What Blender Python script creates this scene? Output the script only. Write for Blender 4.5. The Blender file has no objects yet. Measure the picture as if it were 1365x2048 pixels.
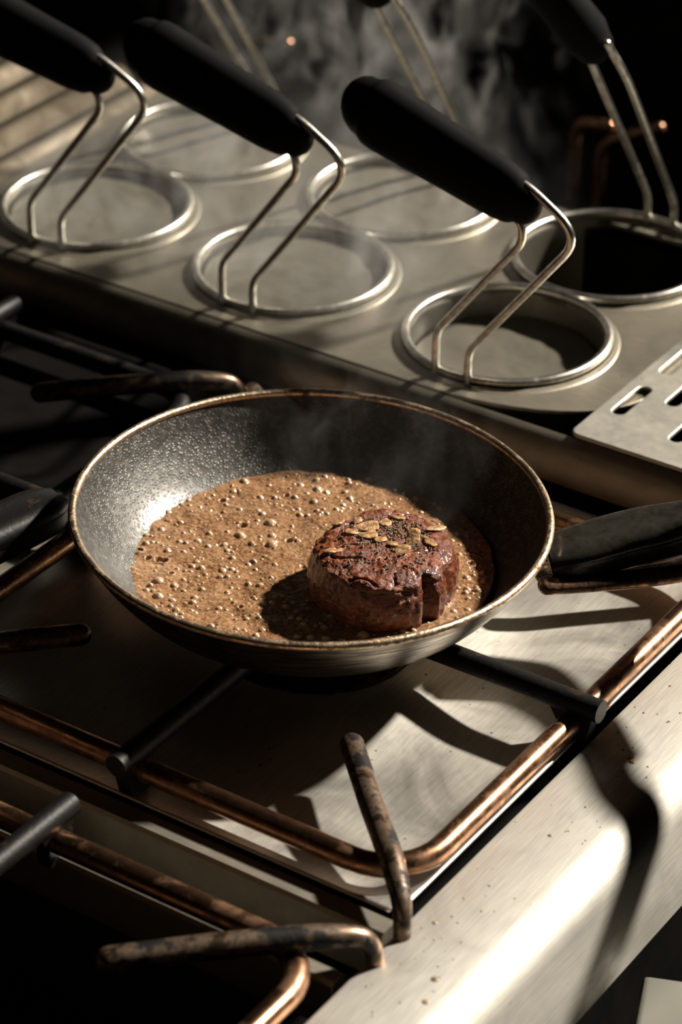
import bpy, bmesh, math, random
from mathutils import Vector, Matrix, noise
PI = math.pi
S = bpy.context.scene
C = S.collection

# ------------------------------------------------------------------ camera
CAMZ = 0.922
FW = Vector((-0.4748641, 0.70381599, -0.52834376))
RT = Vector((0.82797339, 0.56076024, 0.00283373))
UP = Vector((-0.2982686, 0.43610894, 0.84902582))
FPX = 5739.42
cd = bpy.data.cameras.new('camera')
cam = bpy.data.objects.new('camera', cd)
C.objects.link(cam)
S.camera = cam
cam.matrix_world = Matrix(((RT.x, UP.x, -FW.x, 0), (RT.y, UP.y, -FW.y, 0), (RT.z, UP.z, -FW.z, CAMZ), (0, 0, 0, 1)))
cd.sensor_fit = 'VERTICAL'
cd.sensor_height = 36
cd.lens = FPX / 2048 * 36
cd.clip_start = 0.02
cd.clip_end = 30
cd.dof.use_dof = True
cd.dof.focus_distance = 1.64
cd.dof.aperture_fstop = 7.0

# ------------------------------------------------------------------ light
world = bpy.data.worlds.new('world')
S.world = world
world.use_nodes = True
bg = world.node_tree.nodes['Background']
bg.inputs[0].default_value = (1.0, 0.84, 0.62, 1)
bg.inputs[1].default_value = 0.002
SUN_DIR = Vector((0.368, 0.706, 0.605)).normalized()
sd = bpy.data.lights.new('sun', 'SUN')
sd.energy = 9.0
sd.angle = math.radians(2.6)
sd.color = (1.0, 0.93, 0.82)
sun = bpy.data.objects.new('sun', sd)
C.objects.link(sun)
sun.location = (0.5, 3, 3)
sun.rotation_euler = SUN_DIR.to_track_quat('Z', 'Y').to_euler()
S.view_settings.view_transform = 'Standard'
S.view_settings.look = 'None'
S.view_settings.gamma = 1
S.view_settings.use_curve_mapping = False
S.view_settings.exposure = 0.0

# ------------------------------------------------------------------ materials
def newmat(name):
    m = bpy.data.materials.new(name)
    m.use_nodes = True
    nt = m.node_tree
    return m, nt, nt.nodes['Principled BSDF']

def N(nt, t, **kw):
    n = nt.nodes.new(t)
    for k, v in kw.items():
        if k in ('operation', 'blend_type', 'noise_dimensions', 'feature', 'data_type', 'musgrave_type', 'distance', 'wave_type'):
            setattr(n, k, v)
        else:
            n.inputs[k].default_value = v
    return n

def coords(nt, scale=(1, 1, 1), rot=(0, 0, 0)):
    tc = nt.nodes.new('ShaderNodeTexCoord')
    mp = nt.nodes.new('ShaderNodeMapping')
    mp.inputs['Scale'].default_value = scale
    mp.inputs['Rotation'].default_value = rot
    nt.links.new(tc.outputs['Object'], mp.inputs[0])
    return mp.outputs[0]

def ramp(nt, src, stops):
    r = nt.nodes.new('ShaderNodeValToRGB')
    el = r.color_ramp.elements
    el[0].position, el[0].color = stops[0][0], (*stops[0][1], 1)
    el[1].position, el[1].color = stops[1][0], (*stops[1][1], 1)
    for p, c in stops[2:]:
        e = el.new(p)
        e.color = (*c, 1)
    nt.links.new(src, r.inputs[0])
    return r.outputs[0]

def g(v):
    return (v, v, v)

def noise_tex(nt, vec, scale, detail=4, rough=.55, dist=0):
    n = nt.nodes.new('ShaderNodeTexNoise')
    n.inputs['Scale'].default_value = scale
    n.inputs['Detail'].default_value = detail
    n.inputs['Roughness'].default_value = rough
    n.inputs['Distortion'].default_value = dist
    nt.links.new(vec, n.inputs['Vector'])
    return n.outputs['Fac']

def bump(nt, bs, h, strength, dist):
    b = nt.nodes.new('ShaderNodeBump')
    b.inputs['Strength'].default_value = strength
    b.inputs['Distance'].default_value = dist
    nt.links.new(h, b.inputs['Height'])
    nt.links.new(b.outputs[0], bs.inputs['Normal'])
    return b

def mixc(nt, fac, a, b, mode='MIX'):
    m = nt.nodes.new('ShaderNodeMix')
    m.data_type = 'RGBA'
    m.blend_type = mode
    for sock, v in ((m.inputs[0], fac), (m.inputs[6], a), (m.inputs[7], b)):
        if isinstance(v, (int, float)):
            sock.default_value = v
        elif isinstance(v, tuple):
            sock.default_value = (*v, 1)
        else:
            nt.links.new(v, sock)
    return m.outputs[2]

def steel(name, col=(.62, .59, .53), rough=.42, brush=(300, 6, 6), dirt=.25, dirtcol=(.16, .12, .08), dscale=14, specks=True, metal=1.0, bstr=.12):
    """brushed stainless steel with dried-on grease and small specks"""
    m, nt, bs = newmat(name)
    v = coords(nt)
    vb = coords(nt, brush)
    nb = noise_tex(nt, vb, 6, 3, .6)
    nd = noise_tex(nt, v, dscale, 6, .62, .6)
    mask = ramp(nt, nd, [(.42, g(0)), (.72, g(1))])
    sc = nt.nodes.new('ShaderNodeMath')
    sc.operation = 'MULTIPLY'
    sc.inputs[1].default_value = dirt
    nt.links.new(mask, sc.inputs[0])
    brushcol = ramp(nt, nb, [(.3, tuple(c * .86 for c in col)), (.7, tuple(min(1, c * 1.1) for c in col))])
    c = mixc(nt, sc.outputs[0], brushcol, dirtcol)
    if specks:
        vo = nt.nodes.new('ShaderNodeTexVoronoi')
        vo.inputs['Scale'].default_value = 95
        nt.links.new(v, vo.inputs['Vector'])
        sp = ramp(nt, vo.outputs['Distance'], [(.06, g(1)), (.10, g(0))])
        n2 = noise_tex(nt, v, 23, 2)
        sp2 = ramp(nt, n2, [(.52, g(0)), (.6, g(.8))])
        c = mixc(nt, mixc(nt, 1.0, sp, sp2, 'MULTIPLY'), c, (.10, .05, .02))
    nt.links.new(c, bs.inputs['Base Color'])
    r = ramp(nt, nd, [(.3, g(rough - .06)), (.8, g(min(1, rough + .2)))])
    nt.links.new(r, bs.inputs['Roughness'])
    bs.inputs['Metallic'].default_value = metal
    bump(nt, bs, nb, bstr, .0006)
    return m

def plain(name, col, rough=.5, metal=0., nscale=40, var=.3, bstr=.1, bdist=.001, coat=0., detail=5, spec=.5):
    m, nt, bs = newmat(name)
    v = coords(nt)
    n = noise_tex(nt, v, nscale, detail, .6)
    c = ramp(nt, n, [(.3, tuple(x * (1 - var) for x in col)), (.7, tuple(min(1, x * (1 + var)) for x in col))])
    nt.links.new(c, bs.inputs['Base Color'])
    bs.inputs['Roughness'].default_value = rough
    bs.inputs['Metallic'].default_value = metal
    bs.inputs['Coat Weight'].default_value = coat
    bs.inputs['Specular IOR Level'].default_value = spec
    bump(nt, bs, n, bstr, bdist)
    return m

M = {}
M['frame'] = steel('brushed_frame_steel', (.62, .59, .535), .66, (160, 8, 160), .10, bstr=.05)
M['tray'] = steel('brushed_tray_steel', (.68, .64, .57), .46, (90, 9, 90), .12, bstr=.05)
M['cooker'] = steel('hazy_cooker_steel', (.31, .28, .225), .46, (12, 80, 12), .40, (.20, .17, .12), 11)
M['rail'] = steel('greasy_rail_steel', (.38, .345, .28), .50, (12, 80, 12), .35, (.12, .10, .07), 20)
M['wire'] = plain('polished_steel_wire', (.72, .68, .60), .22, 1., 60, .15, .05, .0004)
M['plate'] = steel('perforated_plate_steel', (.60, .57, .50), .5, (20, 20, 20), .5, (.30, .26, .20), 22)
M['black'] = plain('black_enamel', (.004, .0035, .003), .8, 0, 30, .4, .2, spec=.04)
M['soot'] = None
M['plastic'] = plain('black_plastic', (.003, .0027, .0024), .7, 0, 120, .3, .05, .0005, spec=.10)
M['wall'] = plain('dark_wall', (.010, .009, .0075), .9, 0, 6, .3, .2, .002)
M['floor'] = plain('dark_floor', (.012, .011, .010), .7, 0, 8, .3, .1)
M['pale'] = plain('pale_translucent_plastic', (.17, .165, .135), .35, 0, 20, .06, .05)

def burnt(name, base, dark, rough, nscale, lo, hi, bstr=.35, bdist=.0012, metal=1.):
    """heat-tinted steel with soot flakes"""
    m, nt, bs = newmat(name)
    v = coords(nt)
    n = noise_tex(nt, v, nscale, 7, .68, .4)
    n2 = noise_tex(nt, v, nscale * 5, 5, .6)
    mask = ramp(nt, n, [(lo, g(0)), (hi, g(1))])
    vary = ramp(nt, n2, [(.35, tuple(b * .72 for b in base)), (.65, tuple(min(1, b * 1.25) for b in base))])
    c = mixc(nt, mask, vary, dark)
    nt.links.new(c, bs.inputs['Base Color'])
    nt.links.new(ramp(nt, n, [(lo, g(rough)), (hi, g(min(.9, rough + .3)))]), bs.inputs['Roughness'])
    nt.links.new(ramp(nt, n, [(lo, g(metal)), (hi, g(metal * .4))]), bs.inputs['Metallic'])
    bump(nt, bs, n2, bstr, bdist)
    return m

M['copper'] = burnt('heat_browned_steel_rod', (.46, .25, .145), (.07, .028, .015), .27, 28, .50, .72, .1, .0006)
M['soot'] = burnt('sooty_iron', (.16, .105, .065), (.004, .003, .0025), .22, 60, .28, .43, .35, .0008, 1.)
M['brownsoot'] = burnt('half_sooty_brown_steel', (.36, .25, .17), (.006, .004, .003), .28, 34, .44, .56, .25, .0008, 1.)
M['rust'] = burnt('rusty_burner', (.16, .10, .06), (.015, .009, .006), .6, 40, .40, .6, .5, .0014, .6)
M['basket'] = burnt('basket_wire', (.80, .76, .68), (.22, .10, .04), .30, 30, .60, .74, .08, .0004)
M['ridge'] = steel('browned_ridge_steel', (.075, .062, .045), .6, (12, 80, 12), .7, (.05, .035, .02), 16)
M['mesh'] = steel('basket_wall_steel', (.22, .20, .16), .5, (60, 60, 60), .3, (.15, .12, .08), 20, False)
M['rim'] = burnt('worn_pan_rim', (.66, .50, .34), (.10, .05, .02), .34, 90, .50, .66, .5, .0009)

def mat_pan_inside():
    m, nt, bs = newmat('speckled_nonstick')
    v = coords(nt)
    vo = nt.nodes.new('ShaderNodeTexVoronoi')
    vo.inputs['Scale'].default_value = 520
    nt.links.new(v, vo.inputs['Vector'])
    n = noise_tex(nt, v, 260, 3, .6)
    n3 = noise_tex(nt, v, 18, 4, .6)
    c = ramp(nt, n, [(.45, (.050, .046, .040)), (.75, (.15, .14, .12))])
    nt.links.new(c, bs.inputs['Base Color'])
    bs.inputs['Metallic'].default_value = .45
    nt.links.new(ramp(nt, n3, [(.3, g(.34)), (.7, g(.5))]), bs.inputs['Roughness'])
    bs.inputs['Coat Weight'].default_value = .25
    bs.inputs['Coat Roughness'].default_value = .3
    d = ramp(nt, vo.outputs['Distance'], [(.0, g(1)), (.45, g(0))])
    bump(nt, bs, d, .55, .0006)
    return m
M['nonstick'] = mat_pan_inside()

def mat_pan_outside():
    m, nt, bs = newmat('scorched_pan_outside')
    tc = nt.nodes.new('ShaderNodeTexCoord')
    sx = nt.nodes.new('ShaderNodeSeparateXYZ')
    nt.links.new(tc.outputs['Object'], sx.inputs[0])
    at = N(nt, 'ShaderNodeMath', operation='ARCTAN2')
    nt.links.new(sx.outputs[1], at.inputs[0])
    nt.links.new(sx.outputs[0], at.inputs[1])
    cb = nt.nodes.new('ShaderNodeCombineXYZ')
    m1 = N(nt, 'ShaderNodeMath', operation='MULTIPLY')
    m1.inputs[1].default_value = 2.2
    nt.links.new(at.outputs[0], m1.inputs[0])
    m2 = N(nt, 'ShaderNodeMath', operation='MULTIPLY')
    m2.inputs[1].default_value = 420
    nt.links.new(sx.outputs[2], m2.inputs[0])
    nt.links.new(m1.outputs[0], cb.inputs[0])
    nt.links.new(m2.outputs[0], cb.inputs[1])
    n = noise_tex(nt, cb.outputs[0], 1.6, 8, .7)
    c = ramp(nt, n, [(.44, (.014, .011, .008)), (.66, (.40, .33, .25))])
    nt.links.new(c, bs.inputs['Base Color'])
    bs.inputs['Metallic'].default_value = .95
    nt.links.new(ramp(nt, n, [(.4, g(.36)), (.6, g(.24))]), bs.inputs['Roughness'])
    bump(nt, bs, n, .3, .0006)
    return m
M['panout'] = mat_pan_outside()

def mat_sauce():
    m, nt, bs = newmat('brown_butter_sauce')
    v = coords(nt)
    n = noise_tex(nt, v, 45, 7, .68, .5)
    n2 = noise_tex(nt, v, 420, 4, .7)
    c = ramp(nt, n, [(.30, (.085, .032, .012)), (.45, (.22, .10, .042)), (.60, (.36, .20, .10)), (.78, (.50, .31, .18))])
    c2 = mixc(nt, .5, c, ramp(nt, n2, [(.38, (.09, .032, .010)), (.60, (.50, .30, .16))]), 'MIX')
    at = nt.nodes.new('ShaderNodeAttribute')
    at.attribute_name = 'bubble'
    fo = nt.nodes.new('ShaderNodeMath')
    fo.operation = 'MULTIPLY'
    fo.inputs[1].default_value = .75
    nt.links.new(at.outputs['Fac'], fo.inputs[0])
    nt.links.new(mixc(nt, fo.outputs[0], c2, (.52, .36, .21)), bs.inputs['Base Color'])
    bs.inputs['Roughness'].default_value = .22
    bs.inputs['Subsurface Weight'].default_value = .25
    bs.inputs['Subsurface Radius'].default_value = (.006, .003, .0012)
    bs.inputs['Subsurface Scale'].default_value = .5
    bs.inputs['Coat Weight'].default_value = .5
    bs.inputs['Coat Roughness'].default_value = .08
    vo = nt.nodes.new('ShaderNodeTexVoronoi')
    vo.inputs['Scale'].default_value = 560
    nt.links.new(v, vo.inputs['Vector'])
    ad = nt.nodes.new('ShaderNodeMath')
    ad.operation = 'SUBTRACT'
    nt.links.new(n2, ad.inputs[0])
    nt.links.new(vo.outputs['Distance'], ad.inputs[1])
    bump(nt, bs, ad.outputs[0], .32, .0006)
    return m
M['sauce'] = mat_sauce()

def mat_steak():
    m, nt, bs = newmat('seared_beef')
    v = coords(nt)
    n = noise_tex(nt, v, 60, 8, .7, .8)
    n2 = noise_tex(nt, v, 330, 5, .7)
    vf = coords(nt, (1, 1, .25))
    n3 = noise_tex(nt, vf, 160, 3, .6)
    c = ramp(nt, n, [(.34, (.008, .002, .001)), (.46, (.10, .013, .005)), (.57, (.30, .060, .020)), (.71, (.55, .22, .075))])
    c2 = mixc(nt, .5, c, ramp(nt, n2, [(.36, (.014, .003, .0015)), (.64, (.40, .13, .045))]))
    c3 = mixc(nt, .3, c2, ramp(nt, n3, [(.35, (.02, .005, .002)), (.7, (.32, .08, .03))]))
    nt.links.new(c3, bs.inputs['Base Color'])
    bs.inputs['Roughness'].default_value = .26
    bs.inputs['Coat Weight'].default_value = .5
    bs.inputs['Coat Roughness'].default_value = .12
    bs.inputs['Subsurface Weight'].default_value = .1
    bs.inputs['Subsurface Radius'].default_value = (.004, .001, .0006)
    a = nt.nodes.new('ShaderNodeMath')
    a.operation = 'ADD'
    nt.links.new(n2, a.inputs[0])
    nt.links.new(n3, a.inputs[1])
    bump(nt, bs, a.outputs[0], .9, .0016)
    return m
M['steak'] = mat_steak()
M['garlic'] = plain('fried_garlic', (.44, .25, .12), .28, 0, 230, .8, .9, .0014, .6)
M['pepper'] = plain('cracked_pepper', (.24, .16, .09), .45, 0, 400, .7, .3, .0005, .4)
M['water'] = plain('starchy_water', (.12, .108, .085), .3, 0, 22, .12, .15, .002)

# ------------------------------------------------------------------ geometry helpers
def finish(name, bm_or_me, mat, parent=None, smooth=True, mats=None, auto=None):
    if isinstance(bm_or_me, bmesh.types.BMesh):
        me = bpy.data.meshes.new(name)
        bmesh.ops.recalc_face_normals(bm_or_me, faces=bm_or_me.faces[:])
        bm_or_me.to_mesh(me)
        bm_or_me.free()
    else:
        me = bm_or_me
    for mm in (mats or [mat]):
        me.materials.append(mm)
    if smooth:
        me.polygons.foreach_set('use_smooth', [True] * len(me.polygons))
        if auto is not None:
            me.set_sharp_from_angle(angle=math.radians(auto))
    o = bpy.data.objects.new(name, me)
    C.objects.link(o)
    if parent is not None:
        o.parent = parent
    return o

def tag(o, label=None, cat=None, group=None, kind=None):
    for k, v in (('label', label), ('category', cat), ('group', group), ('kind', kind)):
        if v:
            o[k] = v
    return o

def empty(name, loc, label, cat, group=None, kind=None, rz=0):
    o = bpy.data.objects.new(name, None)
    o.empty_display_size = .02
    C.objects.link(o)
    o.location = loc
    o.rotation_euler = (0, 0, rz)
    return tag(o, label, cat, group, kind)

def copy_tree(o, parent=None):
    kids = [c for c in bpy.data.objects if c.parent == o]
    c = o.copy()
    C.objects.link(c)
    c.parent = parent
    for k in kids:
        copy_tree(k, c)
    return c

def catmull(pts, n=8):
    pts = [Vector(p) for p in pts]
    out = []
    for i in range(len(pts) - 1):
        p0 = pts[i - 1] if i else pts[0] * 2 - pts[1]
        p1, p2 = pts[i], pts[i + 1]
        p3 = pts[i + 2] if i + 2 < len(pts) else p2 * 2 - p1
        for k in range(n):
            t = k / n
            out.append(.5 * ((2 * p1) + (p2 - p0) * t + (2 * p0 - 5 * p1 + 4 * p2 - p3) * t * t + (3 * p1 - p0 - 3 * p2 + p3) * t ** 3))
    out.append(pts[-1])
    return out

def fillet(pts, r, n=7):
    """polyline with rounded corners"""
    pts = [Vector(p) for p in pts]
    rs = r if isinstance(r, (list, tuple)) else [r] * len(pts)
    out = [pts[0]]
    for i in range(1, len(pts) - 1):
        a, b, c = pts[i - 1], pts[i], pts[i + 1]
        l1, l2 = (a - b).length, (c - b).length
        d = min(rs[i], l1 * .48, l2 * .48)
        p, q = b + (a - b) / l1 * d, b + (c - b) / l2 * d
        for k in range(n + 1):
            t = k / n
            out.append((1 - t) ** 2 * p + 2 * t * (1 - t) * b + t * t * q)
    out.append(pts[-1])
    return out

def tube(bm, pts, r, seg=14, closed=False, cap='round', sx=1., sz=1., upv=None):
    """sweep a round (or elliptic) section along pts; r number or list"""
    pts = [Vector(p) for p in pts]
    n = len(pts)
    rr = r if isinstance(r, (list, tuple)) else [r] * n
    if not closed and cap == 'round':
        a, b = pts[0], pts[-1]
        da, db = (pts[0] - pts[1]).normalized(), (pts[-1] - pts[-2]).normalized()
        pre = [(a + da * rr[0] * math.sin(t), rr[0] * math.cos(t)) for t in (PI * .49, 1.25, .95, .6, .3)]
        post = [(b + db * rr[-1] * math.sin(t), rr[-1] * math.cos(t)) for t in (.3, .6, .95, 1.25, PI * .49)]
        pts = [p for p, _ in pre] + pts + [p for p, _ in post]
        rr = [x for _, x in pre] + list(rr) + [x for _, x in post]
        n = len(pts)
    rings = []
    prev = None
    for i in range(n):
        if closed:
            t = (pts[(i + 1) % n] - pts[i - 1]).normalized()
        else:
            t = (pts[min(i + 1, n - 1)] - pts[max(i - 1, 0)]).normalized()
        if upv is not None:
            u = Vector(upv)
        elif prev is None:
            u = Vector((0, 0, 1)) if abs(t.z) < .9 else Vector((1, 0, 0))
        else:
            u = prev
        u = (u - t * u.dot(t)).normalized()
        prev = u
        w = t.cross(u)
        rings.append([bm.verts.new(pts[i] + (w * math.cos(2 * PI * k / seg) * sx + u * math.sin(2 * PI * k / seg) * sz) * rr[i]) for k in range(seg)])
    m = n if closed else n - 1
    for i in range(m):
        a, b = rings[i], rings[(i + 1) % n]
        for k in range(seg):
            bm.faces.new((a[k], a[(k + 1) % seg], b[(k + 1) % seg], b[k]))
    if not closed:
        bm.faces.new(rings[0][::-1])
        bm.faces.new(rings[-1])

def T(name, pts, r, mat, parent=None, **kw):
    auto = kw.pop('auto', None)
    bm = bmesh.new()
    tube(bm, pts, r, **kw)
    return finish(name, bm, mat, parent, auto=auto)

def circle(c, r, n=96, z=0):
    return [Vector((c[0] + r * math.cos(2 * PI * k / n), c[1] + r * math.sin(2 * PI * k / n), z)) for k in range(n)]

def lathe(bm, prof, seg=128, close=False, mi=None):
    rows = []
    for r, z in prof:
        if r < 1e-6:
            rows.append([bm.verts.new((0, 0, z))])
        else:
            rows.append([bm.verts.new((r * math.cos(2 * PI * k / seg), r * math.sin(2 * PI * k / seg), z)) for k in range(seg)])
    for i in range(len(rows) - 1):
        a, b = rows[i], rows[i + 1]
        for k in range(seg):
            k2 = (k + 1) % seg
            if len(a) == 1:
                f = bm.faces.new((a[0], b[k2], b[k]))
            elif len(b) == 1:
                f = bm.faces.new((a[k], a[k2], b[0]))
            else:
                f = bm.faces.new((a[k], a[k2], b[k2], b[k]))
            if mi:
                f.material_index = mi(i)

def box(bm, x0, x1, y0, y1, z0, z1, bev=0, seg=2):
    r = bmesh.ops.create_cube(bm, size=1)
    vs = r['verts']
    for v in vs:
        v.co = Vector(((x0 + x1) / 2 + v.co.x * (x1 - x0), (y0 + y1) / 2 + v.co.y * (y1 - y0), (z0 + z1) / 2 + v.co.z * (z1 - z0)))
    if bev:
        es = list({e for v in vs for e in v.link_edges})
        bmesh.ops.bevel(bm, geom=es, offset=bev, segments=seg, affect='EDGES', profile=.6)

def extrude_y(bm, prof, y0, y1, closed=True):
    """profile in x,z swept along y"""
    a = [bm.verts.new((x, y0, z)) for x, z in prof]
    b = [bm.verts.new((x, y1, z)) for x, z in prof]
    n = len(prof)
    for i in range(n if closed else n - 1):
        bm.faces.new((a[i], a[(i + 1) % n], b[(i + 1) % n], b[i]))
    if closed:
        bm.faces.new(a[::-1])
        bm.faces.new(b)

def extrude_x(bm, prof, x0, x1):
    a = [bm.verts.new((x0, y, z)) for y, z in prof]
    b = [bm.verts.new((x1, y, z)) for y, z in prof]
    n = len(prof)
    for i in range(n):
        bm.faces.new((a[i], a[(i + 1) % n], b[(i + 1) % n], b[i]))
    bm.faces.new(a[::-1])
    bm.faces.new(b)

def sheet(name, outline, holes, ztop, thick, bev, mat, parent):
    """flat metal sheet with holes, from a filled 2D curve with extrusion"""
    cu = bpy.data.curves.new(name + '_curve', 'CURVE')
    cu.dimensions = '2D'
    cu.fill_mode = 'BOTH'
    cu.extrude = thick / 2 - bev
    cu.bevel_depth = bev
    cu.bevel_resolution = 2
    for loop in [outline] + holes:
        sp = cu.splines.new('POLY')
        sp.points.add(len(loop) - 1)
        for p, q in zip(sp.points, loop):
            p.co = (q[0], q[1], 0, 1)
        sp.use_cyclic_u = True
    ob = bpy.data.objects.new('tmp', cu)
    C.objects.link(ob)
    bpy.context.view_layer.update()
    dg = bpy.context.evaluated_depsgraph_get()
    me = bpy.data.meshes.new_from_object(ob.evaluated_get(dg))
    bpy.data.objects.remove(ob)
    me.materials.clear()
    for v in me.vertices:
        v.co.z += ztop - thick / 2
    return finish(name, me, mat, parent, smooth=True, auto=35)

def unproj(px, py, z):
    """point of the kitchen at height z that the photograph shows at px, py"""
    d = FW + RT * ((px - 682.5) / FPX) - UP * ((py - 1024) / FPX)
    t = (z - CAMZ) / d.z
    return Vector((d.x * t, d.y * t, z))

# ------------------------------------------------------------------ setting
bm = bmesh.new()
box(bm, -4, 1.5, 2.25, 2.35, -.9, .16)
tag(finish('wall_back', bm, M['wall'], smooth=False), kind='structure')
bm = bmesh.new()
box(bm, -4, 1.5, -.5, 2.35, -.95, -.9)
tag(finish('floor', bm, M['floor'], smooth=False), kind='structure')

# ------------------------------------------------------------------ pasta cooker
CX, CY, DX, DY, RR = -1.0355, 1.4739, .1755, .1405, .069
cells = [(CX + i * DX, CY + j * DY, i, j) for j in (0, 1) for i in (-1, 0, 1)]
cooker = empty('pasta_cooker', (0, 0, 0), 'wide stainless steel pasta cooker top with six round basket wells behind the hob', 'pasta cooker')
rc = .068
corner = [(-.873 + .0 + rc * 1.9 * math.sin(t) * 1.0, 1.389 + .075 * (1 - math.cos(t))) for t in [PI / 2 * k / 12 for k in range(13)]]
outline = [(-1.30, 1.389)] + corner + [(-.744, 1.668), (-1.30, 1.668)]
sheet('top_plate', outline, [[(p.x, p.y) for p in circle((x, y), RR + .0025, 72)][::-1] for x, y, _, _ in cells], 0, .003, .0008, M['cooker'], cooker)
# front rail: a rounded strip along the front edge
bm = bmesh.new()
extrude_x(bm, [(1.387, -.001), (1.384, -.0025), (1.380, -.006), (1.3765, -.012), (1.3745, -.020), (1.374, -.030), (1.3765, -.031), (1.388, -.012)], -1.60, -.50)
finish('front_rail', bm, M['rail'], cooker, auto=50)
bm = bmesh.new()
box(bm, -1.60, -.50, 1.392, 1.668, -.16, -.150)
box(bm, -1.60, -.50, 1.660, 1.668, -.15, -.006)
box(bm, -1.60, -.50, 1.388, 1.392, -.16, -.006)
finish('tank', bm, M['black'], cooker, smooth=False)
for x, y, i, j in cells:
    # raised collar and the well wall below it
    bm = bmesh.new()
    prof = [(RR + .0075, -.0002), (RR + .0062, .0012), (RR + .0052, .0008), (RR + .0038, .0020), (RR + .0022, .0016), (RR + .0012, -.003), (RR + .0008, -.14), (RR + .0020, -.14), (RR + .0030, -.004), (RR + .0075, -.0012)]
    lathe(bm, prof + [prof[0]], 96)
    o = finish('well_collar', bm, M['cooker'], cooker)
    o.location = (x, y, 0)
# pressed ridges along the left edge
rdg = bmesh.new()
prof = [(-1.296, -.004)]
px = -1.296
for k in range(4):
    for t in range(0, 9):
        a = t / 8
        prof.append((px - .026 * a - .002, .006 + .008 * math.sin(a * PI) - .004 + .006 * k))
    px -= .030
prof += [(px - .002, .022), (px - .05, .022), (px - .05, -.02), (-1.296, -.02)]
extrude_y(rdg, prof, 1.392, 1.668)
finish('ridged_side_edge', rdg, M['ridge'], cooker, auto=60)

wl = {(-1, 0): 'cloudy boiling water in the front left well', (0, 0): 'cloudy boiling water in the front middle well', (1, 0): 'cloudy boiling water in the front right well nearest the perforated plate',
      (-1, 1): 'cloudy boiling water in the back left well', (0, 1): 'cloudy boiling water in the back middle well', (1, 1): 'dark still water in the back right well'}
def water_bm(seed):
    random.seed(seed)
    bm = bmesh.new()
    n, rings = 72, 26
    cen = bm.verts.new((0, 0, 0))
    rows = []
    for a in range(1, rings + 1):
        r = .0635 * a / rings
        row = []
        for k in range(n):
            x, y = r * math.cos(2 * PI * k / n), r * math.sin(2 * PI * k / n)
            z = .0012 * noise.fractal(Vector((x * 45, y * 45, seed * 3.1)), 1, 2, 4)
            row.append(bm.verts.new((x, y, z)))
        rows.append(row)
    for k in range(n):
        bm.faces.new((cen, rows[0][k], rows[0][(k + 1) % n]))
    for a in range(rings - 1):
        for k in range(n):
            bm.faces.new((rows[a][k], rows[a + 1][k], rows[a + 1][(k + 1) % n], rows[a][(k + 1) % n]))
    return bm
for q, (x, y, i, j) in enumerate(cells):
    o = finish('boiling_water', water_bm(q), M['water'])
    lvl = {(1, 0): -.017, (1, 1): -.062}.get((i, j), -.003)
    o.location = (x, y, lvl)
    tag(o, wl[(i, j)], 'water', 'water in the cooker wells')

# baskets
def make_basket(front):
    root = empty('pasta_basket', (0, 0, 0), 'x', 'pasta basket')
    T('basket_rim', [p + Vector((0, 0, .0045)) for p in circle((0, 0), RR - .0005, 96)], .0030, M['basket'], root, closed=True, seg=12)
    bm = bmesh.new()
    prof = [(RR - .002, .004), (RR - .0028, -.002), (RR - .0032, -.06), (RR - .0075, -.128), (RR - .020, -.134), (0, -.135)]
    lathe(bm, prof, 96)
    o = finish('basket_wall', bm, M['mesh'], root)
    sol = o.modifiers.new('thickness', 'SOLIDIFY')
    sol.thickness = .0008
    if front:
        L = [(-.0105, -.0700, .003), (-.0105, -.0700, .033), (.057, -.0765, .120), (.056, -.0765, .134), (.030, -.0765, .141)]
        R = [(.0145, -.0695, .003), (.0145, -.0695, .026), (.1010, -.0785, .137), (.062, -.0785, .160), (.040, -.0785, .166)]
        T('handle_wire', fillet(L, [0, .008, .012, .008, 0]), .0027, M['basket'], root, seg=12)
        T('handle_wire', fillet(R, [0, .008, .022, .010, 0]), .0027, M['basket'], root, seg=12)
        a, d = Vector((.056, -.0775, .148)), Vector((-.967, 0.02, .254)).normalized()
        path = [a, a + d * .006, a + d * .02, a + d * .05, a + d * .08, a + d * .108, a + d * .117, a + d * .122]
        rad = [.0140, .0175, .0195, .0205, .0220, .0232, .0226, .0200]
        path = catmull(path, 4)
        rr = []
        for k in range(len(rad) - 1):
            for t in range(4):
                rr.append(rad[k] + (rad[k + 1] - rad[k]) * t / 4)
        rr.append(rad[-1])
        T('grip', path, rr, M['plastic'], root, seg=24, cap='round', sx=.75, sz=1.05, upv=(0, 0, 1))
    else:
        L = [(-.0075, .0670, .003), (-.0075, .0670, .022), (-.0195, -.020, .167), (-.028, -.040, .20)]
        R = [(.0145, .0660, .003), (.0145, .0660, .022), (.0095, -.0095, .146), (.004, -.030, .176)]
        T('handle_wire', fillet(L, [0, .01, .02, 0]), .0027, M['basket'], root, seg=12)
        T('handle_wire', fillet(R, [0, .01, .02, 0]), .0027, M['basket'], root, seg=12)
        a, d = Vector((-.010, -.024, .170)), Vector((-.45, -.35, .75)).normalized()
        T('grip', [a, a + d * .01, a + d * .05, a + d * .10, a + d * .12], [.014, .017, .016, .018, .012], M['plastic'], root, seg=20)
    return root
bl = {(-1, 0): 'steel wire pasta basket in the front left well, its black grip nearest the ridged edge',
      (0, 0): 'steel wire pasta basket in the front middle well, directly above the left of the pan',
      (1, 0): 'steel wire pasta basket in the front right well beside the perforated plate',
      (-1, 1): 'steel wire pasta basket in the back left well, hazy behind the black grips',
      (0, 1): 'steel wire pasta basket in the back middle well with upright wires above it',
      (1, 1): 'steel wire pasta basket in the dark back right well with upright wires'}
protoF, protoB = make_basket(True), make_basket(False)
first = {0: protoF, 1: protoB}
used = set()
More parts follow.
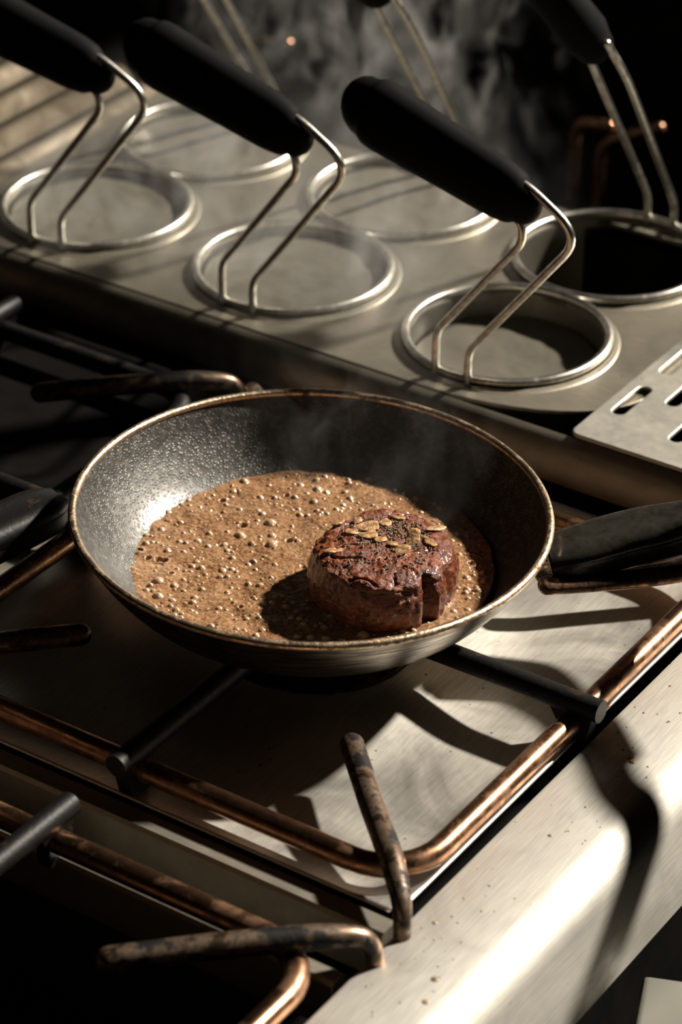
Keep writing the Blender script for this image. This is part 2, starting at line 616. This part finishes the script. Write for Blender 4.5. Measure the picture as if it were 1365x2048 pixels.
for x, y, i, j in cells:
    o = first[j] if j not in used else copy_tree(first[j])
    used.add(j)
    o.location = (x, y, 0)
    o.rotation_euler.z = math.radians({(-1, 0): 6, (1, 0): -2}.get((i, j), 0))
    tag(o, bl[(i, j)], 'pasta basket', 'pasta baskets in the cooker')

# ------------------------------------------------------------------ perforated plate
def slot(x, y0, y1, w=.0055, n=8):
    pts = [(x + w * math.cos(PI + PI * k / n), y0 + w + w * math.sin(PI + PI * k / n)) for k in range(n + 1)]
    pts += [(x + w * math.cos(PI * k / n), y1 - w + w * math.sin(PI * k / n)) for k in range(n + 1)]
    return pts[::-1]
slots = []
for c in range(10):
    x = -.746 + c * .0235
    off = [0, .029, -.010][c % 3]
    y = 1.4195 + off
    while y < 1.64:
        slots.append(slot(x, y, y + .044))
        y += .0635
root = empty('draining_plate', (-.6, 1.55, .003), 'pale steel draining plate with rows of rounded slots, right of the front right well', 'draining plate')
r0 = .006
ol = []
for cx_, cy_, a0 in ((-.505 - r0, 1.690 - r0, 0), (-.7585 + r0, 1.690 - r0, 90), (-.7585 + r0, 1.3845 + r0, 180), (-.505 - r0, 1.3845 + r0, 270)):
    for k in range(6):
        a = math.radians(a0 + 90 * k / 5)
        ol.append((cx_ + r0 * math.cos(a), cy_ + r0 * math.sin(a)))
o = sheet('slotted_sheet', ol, slots, .0045, .003, .0009, M['plate'], root)
o.location = (.6, -1.55, -.003)

# ------------------------------------------------------------------ gas hob
hob = empty('gas_hob', (0, 0, 0), 'stainless steel gas hob with round edged front frame and pressed burner trays', 'hob')
# frame profile: flat top, broad rounded fold, slightly sloped front
prof = [(-.6065, -.060), (-.6065, -.033), (-.6055, -.0308), (-.6035, -.030)]
cxp, czp, rf = -.561, -.0520, .022
for k in range(0, 13):
    a = math.radians(90 - 84 * k / 12)
    prof.append((cxp + rf * math.cos(a), czp + rf * math.sin(a)))
prof += [(-.5355, -.070), (-.532, -.0995), (-.533, -.1015), (-.545, -.1015), (-.545, -.097), (-.548, -.060)]
bm = bmesh.new()
extrude_y(bm, prof, .50, 1.371)
finish('front_frame', bm, M['frame'], hob, auto=40)
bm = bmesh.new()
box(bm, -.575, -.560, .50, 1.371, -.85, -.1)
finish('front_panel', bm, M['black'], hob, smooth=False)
# dividers between the bays
for (y0, y1, z) in ((.943, .958, -.030), (.898, .910, -.030)):
    bm = bmesh.new()
    extrude_x(bm, [(y0, z - .002), (y0 + .002, z), (y1 - .002, z), (y1, z - .002), (y1, z - .03), (y0, z - .03)], -1.60, -.6105)
    finish('divider_rail', bm, M['rail'], hob, auto=40)
bm = bmesh.new()
extrude_y(bm, [(-.998, -.060), (-.998, -.034), (-.996, -.032), (-.984, -.032), (-.982, -.034), (-.982, -.060)], .958, 1.372)
finish('divider_rail', bm, M['rail'], hob, auto=40)
bm = bmesh.new()
box(bm, -1.60, -.6105, .50, 1.372, -.145, -.135)
box(bm, -1.60, -.6105, 1.352, 1.370, -.135, -.045)
finish('burner_well', bm, M['black'], hob, smooth=False)

BX, BY = -.790, 1.146
def tray_bm(x0, x1, y0, y1, bx, by):
    bm = bmesh.new()
    n = 150
    hr, rcn = .060, .035
    grid = {}
    for a in range(n + 1):
        for b in range(n + 1):
            x, y = x0 + (x1 - x0) * a / n, y0 + (y1 - y0) * b / n
            # distance to the rounded rectangular outline
            dx = max(abs(x - (x0 + x1) / 2) - ((x1 - x0) / 2 - rcn), 0)
            dy = max(abs(y - (y0 + y1) / 2) - ((y1 - y0) / 2 - rcn), 0)
            e = rcn - math.hypot(dx, dy) if (dx > 0 or dy > 0) else rcn
            d = math.hypot(x - bx, y - by)
            if e < -.012:
                continue
            z = -.036
            t = max(0, min(1, (.130 - d) / .070))
            z += .007 * t * t * (3 - 2 * t)
            t = max(0, min(1, 1 - max(e, 0) / .028))
            z += .007 * t * t
            grid[a, b] = (bm.verts.new((x, y, z)), d)
    for a in range(n):
        for b in range(n):
            ks = ((a, b), (a + 1, b), (a + 1, b + 1), (a, b + 1))
            if all(k in grid for k in ks) and min(grid[k][1] for k in ks) > hr - .003:
                bm.faces.new([grid[k][0] for k in ks])
    for v in [v for v in bm.verts if not v.link_faces]:
        bm.verts.remove(v)
    # pull the inner boundary onto a true circle
    for v in bm.verts:
        d = math.hypot(v.co.x - bx, v.co.y - by)
        if d < hr + .002:
            v.co.x = bx + (v.co.x - bx) / d * hr
            v.co.y = by + (v.co.y - by) / d * hr
    return bm
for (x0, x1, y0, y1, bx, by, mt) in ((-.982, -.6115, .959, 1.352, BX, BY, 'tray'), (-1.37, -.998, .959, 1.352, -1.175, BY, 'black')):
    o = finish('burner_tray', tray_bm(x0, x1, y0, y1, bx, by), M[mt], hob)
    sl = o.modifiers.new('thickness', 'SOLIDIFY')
    sl.thickness = .0015
    sl.offset = -1
# burners
def burner(x, y):
    bm = bmesh.new()
    lathe(bm, [(.0, -.075), (.058, -.075), (.0605, -.036), (.0625, -.0300), (.0615, -.0270), (.058, -.0285), (.054, -.050), (.046, -.052), (.044, -.034), (.041, -.031), (.036, -.030), (.034, -.024), (.028, -.020), (.010, -.018), (0, -.018)], 64)
    o = finish('burner', bm, M['rust'], hob)
    o.location = (x, y, 0)
    bm = bmesh.new()
    lathe(bm, [(0, -.0195), (.034, -.0195), (.036, -.017), (.034, -.0145), (.020, -.013), (0, -.0125)], 64)
    c = finish('burner_cap', bm, M['soot'], o)
for p in ((BX, BY), (-1.175, BY), (BX, .725)):
    burner(*p)

# dried grease drops on the frame and the tray
random.seed(21)
bm = bmesh.new()
for k in range(150):
    if k < 70:
        x, y, z = random.uniform(-.602, -.562), random.uniform(.88, 1.30), -.030
    else:
        x, y, z = random.uniform(-.735, -.645), random.uniform(1.02, 1.25), -.036
        if math.hypot(x - BX, y - BY) < .133:
            continue
    r_ = random.uniform(.0004, .0009) if random.random() < .85 else random.uniform(.0012, .0022)
    r = bmesh.ops.create_icosphere(bm, subdivisions=2, radius=r_)
    for v in r['verts']:
        v.co = Vector((v.co.x + x, v.co.y * random.uniform(.97, 1.03) + y, v.co.z * .35 + z))
o = finish('grease_drops', bm, plain('dried_grease', (.30, .22, .13), .2, 0, 80, .4, .1))
tag(o, 'tiny dried grease drops spattered on the hob frame and burner tray', 'grease', kind='stuff')

# ------------------------------------------------------------------ pan supports
def make_grate(loopmat='copper'):
    root = empty('pan_support', (0, 0, 0), 'x', 'pan support')
    hx, hy, rb = .174, .172, .034
    # outer loop
    pts = []
    for sx_, sy_, a0 in ((1, 1, 0), (-1, 1, 90), (-1, -1, 180), (1, -1, 270)):
        for k in range(9):
            a = math.radians(a0 + 90 * k / 8)
            pts.append(Vector((sx_ * (hx - rb) + rb * math.cos(a), sy_ * (hy - rb) + rb * math.sin(a), -.0185)))
    T('loop_rod', pts, .0068, M[loopmat], root, closed=True, seg=16)
    # straight fingers: round bar with a deep web at its outer end
    for k in range(4):
        a = k * PI / 2
        d = Vector((math.cos(a), math.sin(a), 0))
        w = Vector((-d.y, d.x, 0))
        bm = bmesh.new()
        tube(bm, [d * .045 + Vector((0, 0, -.0075)), d * .10 + Vector((0, 0, -.0072)), d * .1905 + Vector((0, 0, -.0072))], .0068, seg=18, cap='flat')
        q = [(.158, -.008), (.166, -.022), (.166, -.033), (.182, -.033), (.185, -.022), (.188, -.008)]
        f1 = [bm.verts.new(d * r + w * .0045 + Vector((0, 0, z))) for r, z in q]
        f2 = [bm.verts.new(d * r - w * .0045 + Vector((0, 0, z))) for r, z in q]
        bm.faces.new(f1)
        bm.faces.new(f2[::-1])
        for i in range(len(q)):
            bm.faces.new((f1[i], f2[i], f2[(i + 1) % len(q)], f1[(i + 1) % len(q)]))
        finish('finger', bm, M['soot'], root, auto=40)
    # diagonal fingers, bent down at the corner into a foot
    for k in range(4):
        sx_, sy_ = ((1, -1), (1, 1), (-1, 1), (-1, -1))[k]
        path = [(.094 * sx_, .103 * sy_, -.0070), (.130 * sx_, .139 * sy_, -.0068), (.168 * sx_, .175 * sy_, -.0075), (.187 * sx_, .195 * sy_, -.012), (.189 * sx_, .199 * sy_, -.040)]
        p = fillet(path, [0, .004, .02, .012, 0], 6)
        n = len(p)
        rr = [.0068 if i < n * .45 else .0068 - .0024 * (i - n * .45) / (n * .55) for i in range(n)]
        T('corner_finger', p, rr, M['brownsoot'], root, seg=16)
    return root
grate0 = make_grate()
gl = [((BX, BY), 'browned steel pan support directly under the frying pan with the steak'),
      ((BX, .727), 'sooty pan support in the near left corner, only its back bars in view'),
      ((-1.175, BY), 'pan support in the shadow behind the left of the pan with one bright bent bar')]
for k, ((x, y), lab) in enumerate(gl):
    o = (grate0, None, None)[k] or (copy_tree(grate0) if k == 1 else make_grate('soot'))  # left support's loop is darkened by its material in place of shade
    o.location = (x, y, 0)
    tag(o, lab, 'pan support', 'pan supports on the hob')

# ------------------------------------------------------------------ frying pan
PX, PY = -.8000, 1.153
def pan_parts(root, hpath, hmat='handle'):
    outer = [(0, .0), (.088, .0), (.094, .0006), (.101, .003), (.111, .0100), (.121, .0205), (.130, .0325), (.136, .0425), (.1388, .0480)]
    inner = [(.1362, .0478), (.1335, .0425), (.1275, .0325), (.1185, .0215), (.1095, .0125), (.100, .0064), (.090, .0042), (0, .0040)]
    bm = bmesh.new()
    def dens(pr):
        v = catmull([(r, 0, z) for r, z in pr], 4)
        return [(max(p.x, 0), p.z) for p in v]
    do, di = dens(outer), dens(inner)
    do[0] = (0, do[0][1])
    di[-1] = (0, di[-1][1])
    nO = len(do)
    lathe(bm, do + di, 160, mi=lambda i: 0 if i < nO - 1 else 1)
    finish('pan_body', bm, None, root, mats=[M['panout'], M['nonstick']])
    T('rolled_rim', [p + Vector((0, 0, .0486)) for p in circle((0, 0), .1376, 160)], .0024, M['rim'], root, closed=True, seg=12)
    # handle: broad grip with two grooves, loft of a superellipse section
    bm = bmesh.new()
    sections = catmull([h[:3] for h in hpath], 8)
    ws = catmull([(h[3], h[4], 0) for h in hpath], 8)
    rings, seg = [], 48
    for i, (p, w) in enumerate(zip(sections, ws)):
        t = (sections[min(i + 1, len(sections) - 1)] - sections[max(i - 1, 0)]).normalized()
        side = Vector((0, 0, 1)).cross(t).normalized()
        upd = t.cross(side)
        ring = []
        for k in range(seg):
            a = 2 * PI * k / seg
            ca, sa = math.cos(a), math.sin(a)
            e = .62
            x = math.copysign(abs(ca) ** e, ca) * w.x
            y = math.copysign(abs(sa) ** e, sa) * w.y
            f = min(1, i / 14)
            # a groove on both flanks and a flat channel along the top
            y_rel = y / max(w.y, 1e-6)
            gr = .0030 * f * math.exp(-((y_rel - .05) / .16) ** 2)
            x -= math.copysign(min(gr, abs(x) * .6), x)
            if sa > 0:
                y -= .0020 * f * math.exp(-(x / (w.x * .5)) ** 2)
            ring.append(bm.verts.new(p + side * x + upd * y))
        rings.append(ring)
    for i in range(len(rings) - 1):
        for k in range(seg):
            bm.faces.new((rings[i][k], rings[i][(k + 1) % seg], rings[i + 1][(k + 1) % seg], rings[i + 1][k]))
    bm.faces.new(rings[0][::-1])
    bm.faces.new(rings[-1])
    return finish('handle', bm, M[hmat], root)
M['handle'] = burnt('scuffed_black_handle', (.030, .027, .021), (.12, .10, .07), .24, 34, .62, .78, .25, .0010, .15)
pan = empty('frying_pan', (PX, PY, .0012), 'round non-stick frying pan with worn brown rim holding the steak and bubbling sauce', 'frying pan')
hp = [(.122, .064, .030, .017, .0085), (.134, .074, .034, .018, .0105), (.156, .097, .040, .0185, .0125), (.182, .115, .048, .0180, .0125), (.225, .127, .070, .0150, .0100), (.275, .132, .101, .0120, .0085), (.315, .131, .124, .0125, .0085), (.350, .138, .138, .016, .011), (.41, .150, .155, .019, .013), (.43, .152, .158, .013, .010)]  # far end, out of view, lengthened and widened to cast shade on the frame
pan_parts(pan, hp)
# steel strip under the handle
base = [Vector((.131, .047, .024)), Vector((.156, .069, .025)), Vector((.186, .089, .031)), Vector((.230, .104, .050)), Vector((.28, .112, .080))]
T('handle_strap', catmull(base, 6), .0048, burnt('strap_metal', (.42, .24, .15), (.04, .022, .014), .3, 50, .45, .62), pan, seg=14, sx=1.5)
# slight tilt: the right side sits lower
fh = Vector((FW.x, FW.y, 0)).normalized()
pan.rotation_euler = Matrix.Rotation(math.radians(1.7), 4, fh).to_euler()

pan2 = empty('frying_pan', (-.985, .80, .0012), 'second frying pan, only its black handle in view left of the big pan', 'frying pan')
hp2 = [(0, .127, .022, .013, .010), (0, .140, .022, .015, .011), (.004, .17, .020, .0175, .0125), (.010, .21, .019, .018, .0130), (.018, .26, .018, .018, .013), (.026, .300, .018, .017, .0120), (.029, .315, .018, .011, .009)]
pan_parts(pan2, hp2, 'soot')

# ------------------------------------------------------------------ sauce
random.seed(4)
SZ = .0125
RS = .1075
bub = []
tries = 0
def ok(x, y, r, lst, k=.8):
    return all((x - a) ** 2 + (y - b) ** 2 > (k * (r + c)) ** 2 for a, b, c, *_ in lst)
SKX, SKY = -.743, 1.146
for cls, (cnt, lo, hi) in enumerate(((48, .0022, .0040), (360, .0012, .0025), (900, .0006, .0012))):
    made = 0
    for _ in range(cnt * 12):
        if made >= cnt:
            break
        a, rr_ = random.random() * 2 * PI, RS * .97 * math.sqrt(random.random())
        x, y = rr_ * math.cos(a), rr_ * math.sin(a)
        r = lo + (hi - lo) * random.random() ** 1.5
        if ok(x, y, r, bub):
            bub.append((x, y, r, 1))
            made += 1
for _ in range(20):
    a, rr_ = random.random() * 2 * PI, RS * .95 * math.sqrt(random.random())
    bub.append((rr_ * math.cos(a), rr_ * math.sin(a), random.uniform(.0016, .0030), -1))
n = 520
step = 2 * RS * 1.03 / n
hm = {}
cell = {}
for bidx, (x, y, r, s) in enumerate(bub):
    ex = r * 1.7
    for a in range(int((x - ex + RS * 1.03) / step), int((x + ex + RS * 1.03) / step) + 2):
        for b in range(int((y - ex + RS * 1.03) / step), int((y + ex + RS * 1.03) / step) + 2):
            cx_, cy_ = a * step - RS * 1.03, b * step - RS * 1.03
            d = math.hypot(cx_ - x, cy_ - y)
            if s > 0:
                if d < r:
                    h = .66 * r * (1 - (d / r) ** 2) ** 1.0
                    hm[a, b] = max(hm.get((a, b), 0), h)
            else:
                t = d / r
                if t < .75:
                    hm[a, b] = -.0035
                elif t < 1.5:
                    hm[a, b] = max(hm.get((a, b), 0), .0005 * math.sin((t - .75) / .75 * PI)) if hm.get((a, b), 0) >= 0 else hm[a, b]
bm = bmesh.new()
grid = {}
foam = []
for a in range(n + 1):
    for b in range(n + 1):
        x, y = a * step - RS * 1.03, b * step - RS * 1.03
        d = math.hypot(x, y)
        edge = RS * (1 + .012 * noise.noise(Vector((x * 60, y * 60, 2))))
        if d > edge:
            continue
        h = hm.get((a, b), 0)
        z = h + .0013 * noise.fractal(Vector((x * 75, y * 75, .3)), 1.0, 2.1, 4) - .0003 * abs(noise.noise(Vector((x * 260, y * 260, 4))))
        f = min(1, (edge - d) / .005)
        z = z * (.35 + .65 * f)
        grid[a, b] = bm.verts.new((x, y, z))
        foam.append(max(0, min(1, h / .0011)))
for a in range(n):
    for b in range(n):
        ks = ((a, b), (a + 1, b), (a + 1, b + 1), (a, b + 1))
        if all(k in grid for k in ks):
            bm.faces.new([grid[k] for k in ks])
sauce = finish('bubbling_sauce', bm, M['sauce'])
at = sauce.data.attributes.new('bubble', 'FLOAT', 'POINT')
at.data.foreach_set('value', foam)
sauce.location = (PX, PY, SZ)
tag(sauce, 'foaming brown butter sauce bubbling in the frying pan', 'sauce', kind='stuff')

# ------------------------------------------------------------------ steak
top_c = unproj(768, 1082, .046)
SX, SY = top_c.x, top_c.y
def steak_h(x, y):
    """height field of the steak top around its centre"""
    n1 = noise.fractal(Vector((x * 55 + 3, y * 55, 1.7)), .8, 2.1, 5)
    return n1
bm = bmesh.new()
nu, nv = 260, 150
rows = []
camang = math.atan2(-SY, -SX)       # azimuth towards the viewer
for v in range(nv + 1):
    t = v / nv
    # profile parameter: 0 bottom .. .55 side .. 1 top centre
    row = []
    for u in range(nu):
        a = 2 * PI * u / nu
        ca, sa = math.cos(a), math.sin(a)
        R = .0425 * (1 + .045 * noise.noise(Vector((ca * 1.3, sa * 1.3, 5))) + .03 * noise.noise(Vector((ca * 3, sa * 3, 9))))
        da = (a - camang - math.radians(38) + PI) % (2 * PI) - PI
        R -= .0055 * math.exp(-(da / .10) ** 2)
        da2 = (a - camang - math.radians(66) + PI) % (2 * PI) - PI
        R -= .003 * math.exp(-(da2 / .12) ** 2)
        if t < .5:
            s = t / .5
            r = R * (.93 + .09 * math.sin(s * PI * .9))
            z = .0065 + .0305 * s
        else:
            s = (t - .5) / .5
            ang = s * PI / 2
            r = R * (1.0 * math.cos(ang) ** .62 if s < 1 else 0) * (.93 + .09 * math.sin(.9 * PI))
            z = .037 + .0095 * math.sin(ang) ** .8 * (1 - .20 * s)
        x, y = r * ca, r * sa
        nn = noise.fractal(Vector((x * 42, y * 42, z * 26 + 7)), .75, 2.1, 6)
        # deep cracks running over the top
        cr = abs(noise.noise(Vector((x * 48 + 11, y * 48 + 2, z * 20))))
        crack = -.0020 * max(0, 1 - cr / .07) * max(0, min(1, (t - .58) / .12))
        disp = .0015 * nn + crack + .0007 * noise.fractal(Vector((x * 190, y * 190, z * 150)), .8, 2.1, 3)
        if t < .5:
            x += ca * disp
            y += sa * disp
            # vertical fibres down the side
            fib = .0007 * noise.noise(Vector((ca * 26, sa * 26, z * 20)))
            x += ca * fib
            y += sa * fib
            z += .0018 * nn * t * 2
        else:
            z += disp * 1.15
            x += ca * disp * (1 - s)
            y += sa * disp * (1 - s)
        row.append(bm.verts.new((x, y, z)))
    rows.append(row)
for v in range(nv):
    for u in range(nu):
        if v == nv - 1:
            continue
        bm.faces.new((rows[v][u], rows[v][(u + 1) % nu], rows[v + 1][(u + 1) % nu], rows[v + 1][u]))
bmesh.ops.delete(bm, geom=rows[nv], context='VERTS')
bm.faces.new(rows[nv - 1])
bm.faces.new(rows[0][::-1])
bm.normal_update()
steak_tops = [v.co.copy() for v in bm.verts if v.co.z > .036]
steak = finish('steak', bm, M['steak'])
steak.location = (SX, SY, 0)
tag(steak, 'thick round seared beef fillet standing in the sauce in the frying pan', 'steak')

def top_z(x, y, r=.0025):
    zs = [c.z for c in steak_tops if (c.x - x) ** 2 + (c.y - y) ** 2 < r * r]
    return (max(zs) * .5 + sum(zs) / len(zs) * .5) if zs else .044

def garlic_bm(seed, lx, ly, th):
    bm = bmesh.new()
    seg, tiers = 28, 7
    rws = []
    for j in range(tiers):
        ph = -PI / 2 + PI * j / (tiers - 1)
        row = []
        for k in range(seg):
            a = 2 * PI * k / seg
            rad = 1.12 + .42 * noise.noise(Vector((math.cos(a) * 1.3, math.sin(a) * 1.3, seed)))
            cs = max(math.cos(ph), .02) ** .45
            x, y = lx * rad * cs * math.cos(a), ly * rad * cs * math.sin(a) * (1 + .35 * math.cos(a))
            z = th * math.sin(ph) + .0006 * noise.noise(Vector((x * 300, y * 300, seed))) + 9 * x * x
            row.append(bm.verts.new((x, y, z)))
        rws.append(row)
    for j in range(tiers - 1):
        for k in range(seg):
            bm.faces.new((rws[j][k], rws[j][(k + 1) % seg], rws[j + 1][(k + 1) % seg], rws[j + 1][k]))
    bm.faces.new(rws[0][::-1])
    bm.faces.new(rws[-1])
    return bm
# (photo x, photo y, half length, half width, turn, label)
slices = [
    (737, 1055, .0085, .0034, 8, 'long pale fried garlic slice across the back middle of the steak'),
    (704, 1065, .0048, .0036, 30, 'small round golden garlic slice left of the long pale one on the steak'),
    (735, 1073, .0060, .0036, -4, 'flat golden garlic slice in front of the long pale one on the steak'),
    (762, 1078, .0050, .0030, 60, 'brown edged garlic slice at the centre of the steak top'),
    (824, 1078, .0075, .0042, 75, 'largest garlic slice, standing tilted right of the steak centre'),
    (665, 1100, .0058, .0026, 5, 'garlic slice lying alone on the left front edge of the steak'),
    (802, 1100, .0052, .0042, -50, 'squarish golden garlic slice near the front middle of the steak'),
    (859, 1080, .0066, .0024, -62, 'thin garlic strip leaning on the right lobe of the steak'),
    (872, 1052, .0075, .0022, 32, 'thin garlic strip at the back right edge of the steak'),
    (676, 1040, .0042, .0026, 25, 'small pale garlic chip at the back left edge of the steak'),
    (797, 1036, .0046, .0024, -20, 'small garlic chip at the back of the steak top'),
    (770, 1048, .0044, .0030, 10, 'crumbly garlic piece amid the pepper on the steak'),
    (785, 1088, .0036, .0028, 15, 'small brown garlic piece between the two front slices on the steak'),
    (715, 1038, .0040, .0020, 60, 'narrow garlic sliver behind the left of the steak top'),
]
for q, (px, py, lx, ly, rot, lab) in enumerate(slices):
    p = unproj(px, py, .0455)
    x, y = p.x - SX, p.y - SY
    z = top_z(x, y)
    o = finish('garlic_slice', garlic_bm(q * 1.7 + .3, lx * .86, ly * 1.0, .00055), M['garlic'])
    o.location = (SX + x, SY + y, z + .0008)
    tilt = 38 if q == 4 else random.uniform(-12, 12)
    o.rotation_euler = (math.radians(random.uniform(-10, 14)), math.radians(tilt if q != 4 else -30), math.radians(rot + 34))
    tag(o, lab, 'garlic slice', 'fried garlic slices on the steak')
# cracked pepper and salt crumbs
bm = bmesh.new()
random.seed(9)
for k in range(560):
    a, rr_ = random.random() * 2 * PI, .030 * math.sqrt(random.random())
    if random.random() < .5:
        c = unproj(785, 1058, .0455)
        x, y = c.x - SX + random.gauss(0, .009), c.y - SY + random.gauss(0, .008)
    else:
        x, y = rr_ * math.cos(a), rr_ * math.sin(a)
    if math.hypot(x, y) > .034:
        continue
    z = top_z(x, y)
    s = random.uniform(.0003, .0009)
    r = bmesh.ops.create_icosphere(bm, subdivisions=1, radius=s)
    for v in r['verts']:
        v.co = Vector((v.co.x * random.uniform(.7, 1.3), v.co.y * random.uniform(.7, 1.3), v.co.z)) + Vector((x, y, z + s * .3))
o = finish('pepper_crumbs', bm, M['pepper'], smooth=False)
o.location = (SX, SY, 0)
tag(o, 'cracked pepper and browned crumbs scattered over the steak top', 'pepper', kind='stuff')

# ------------------------------------------------------------------ pipes behind the cooker
def pipe(label, pts, r, mat='copper'):
    a = Vector(pts[0])
    root = empty('water_pipe', a, label, 'pipe', 'bent pipes in the dark behind the cooker')
    o = T('bent_tube', [p - a for p in fillet(pts, .016)], r, M[mat], root, seg=12)
    return root
PYW = 1.93
pipe('short browned bent pipe, left of the pair behind the back right basket', [(-1.068, PYW, -.90), (-1.068, PYW, -.062), (-1.036, PYW, -.058)], .0050)
pipe('longer browned bent pipe reaching right behind the back right basket wires', [(-1.043, PYW, -.90), (-1.043, PYW, -.075), (-.990, PYW, -.048)], .0050)
pipe('faint browned pipe running level at the far top left', [(-1.455, PYW, -.90), (-1.455, PYW, -.085), (-1.36, PYW, -.062)], .0050)

# ------------------------------------------------------------------ below the frame, right corner
zt = -.12
a, b = unproj(1300, 1972, zt), unproj(1400, 1985, zt)
bc = unproj(1345, 2030, zt)
root = empty('plastic_box', (bc.x + .012, bc.y - .006, zt - .12), 'pale plastic box with rounded edges below the frame at the lower right', 'box')
bm = bmesh.new()
box(bm, -.028, .050, -.040, .040, 0, .12, .004, 3)
o = finish('box_body', bm, M['pale'], root)
root.rotation_euler = (0, 0, math.radians(22))
bm = bmesh.new()
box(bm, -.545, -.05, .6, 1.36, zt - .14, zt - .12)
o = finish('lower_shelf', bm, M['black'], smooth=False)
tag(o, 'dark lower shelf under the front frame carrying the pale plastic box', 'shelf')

# ------------------------------------------------------------------ steam
def vol_mat(name, dens, scale, lo, hi, zfall, wisp=True, aniso=.2, stretch=(1, 1, .55)):
    m = bpy.data.materials.new(name)
    m.use_nodes = True
    nt = m.node_tree
    for nd in list(nt.nodes):
        nt.nodes.remove(nd)
    out = nt.nodes.new('ShaderNodeOutputMaterial')
    pv = nt.nodes.new('ShaderNodeVolumePrincipled')
    pv.inputs['Color'].default_value = (1, .97, .92, 1)
    pv.inputs['Anisotropy'].default_value = aniso
    nt.links.new(pv.outputs[0], out.inputs['Volume'])
    tc = nt.nodes.new('ShaderNodeTexCoord')
    mp = nt.nodes.new('ShaderNodeMapping')
    mp.inputs['Scale'].default_value = stretch
    nt.links.new(tc.outputs['Object'], mp.inputs[0])
    n = noise_tex(nt, mp.outputs[0], scale, 5, .6, 1.6)
    f = ramp(nt, n, [(lo, g(0)), (hi, g(1))])
    # fade towards the border of the cloud: 1 at its middle, 0 at its box sides (generated coordinates)
    sp = nt.nodes.new('ShaderNodeSeparateXYZ')
    nt.links.new(tc.outputs['Generated'], sp.inputs[0])
    cur = f
    def mul(a, b):
        q = nt.nodes.new('ShaderNodeMath')
        q.operation = 'MULTIPLY'
        nt.links.new(a, q.inputs[0])
        if isinstance(b, float):
            q.inputs[1].default_value = b
        else:
            nt.links.new(b, q.inputs[1])
        return q.outputs[0]
    for ax in (0, 1):
        cur = mul(cur, ramp(nt, sp.outputs[ax], [(0, g(0)), (.22, g(1)), (.78, g(1)), (1, g(0))]))
    cur = mul(cur, ramp(nt, sp.outputs[2], zfall))
    cur = mul(cur, dens)
    nt.links.new(cur, pv.inputs['Density'])
    return m
def steam(name, x0, x1, y0, y1, z0, z1, mat, label):
    bm = bmesh.new()
    box(bm, -.5 * (x1 - x0), .5 * (x1 - x0), -.5 * (y1 - y0), .5 * (y1 - y0), 0, z1 - z0)
    o = finish(name, bm, mat, smooth=False)
    o.location = ((x0 + x1) / 2, (y0 + y1) / 2, z0)
    tag(o, label, 'steam', kind='stuff')
    return o
steam('steam', -1.30, -.88, 1.36, 1.66, .008, .080, vol_mat('low_steam', 20.0, 15, .46, .76, [(0, g(.9)), (1, g(0))]), 'low haze of steam lying over the left and middle wells')
steam('steam', -1.36, -1.06, 1.70, 1.96, -.10, .28, vol_mat('rising_steam', 13.0, 19, .55, .72, [(0, g(0)), (.2, g(.8)), (.8, g(1)), (1, g(0))]), 'curling plume of steam rising against the black background')
steam('steam', PX - .10, PX + .08, PY - .02, PY + .13, .020, .16, vol_mat('pan_steam', 3.0, 22, .50, .75, [(0, g(.8)), (1, g(0))]), 'thin wisps of steam over the back of the frying pan')
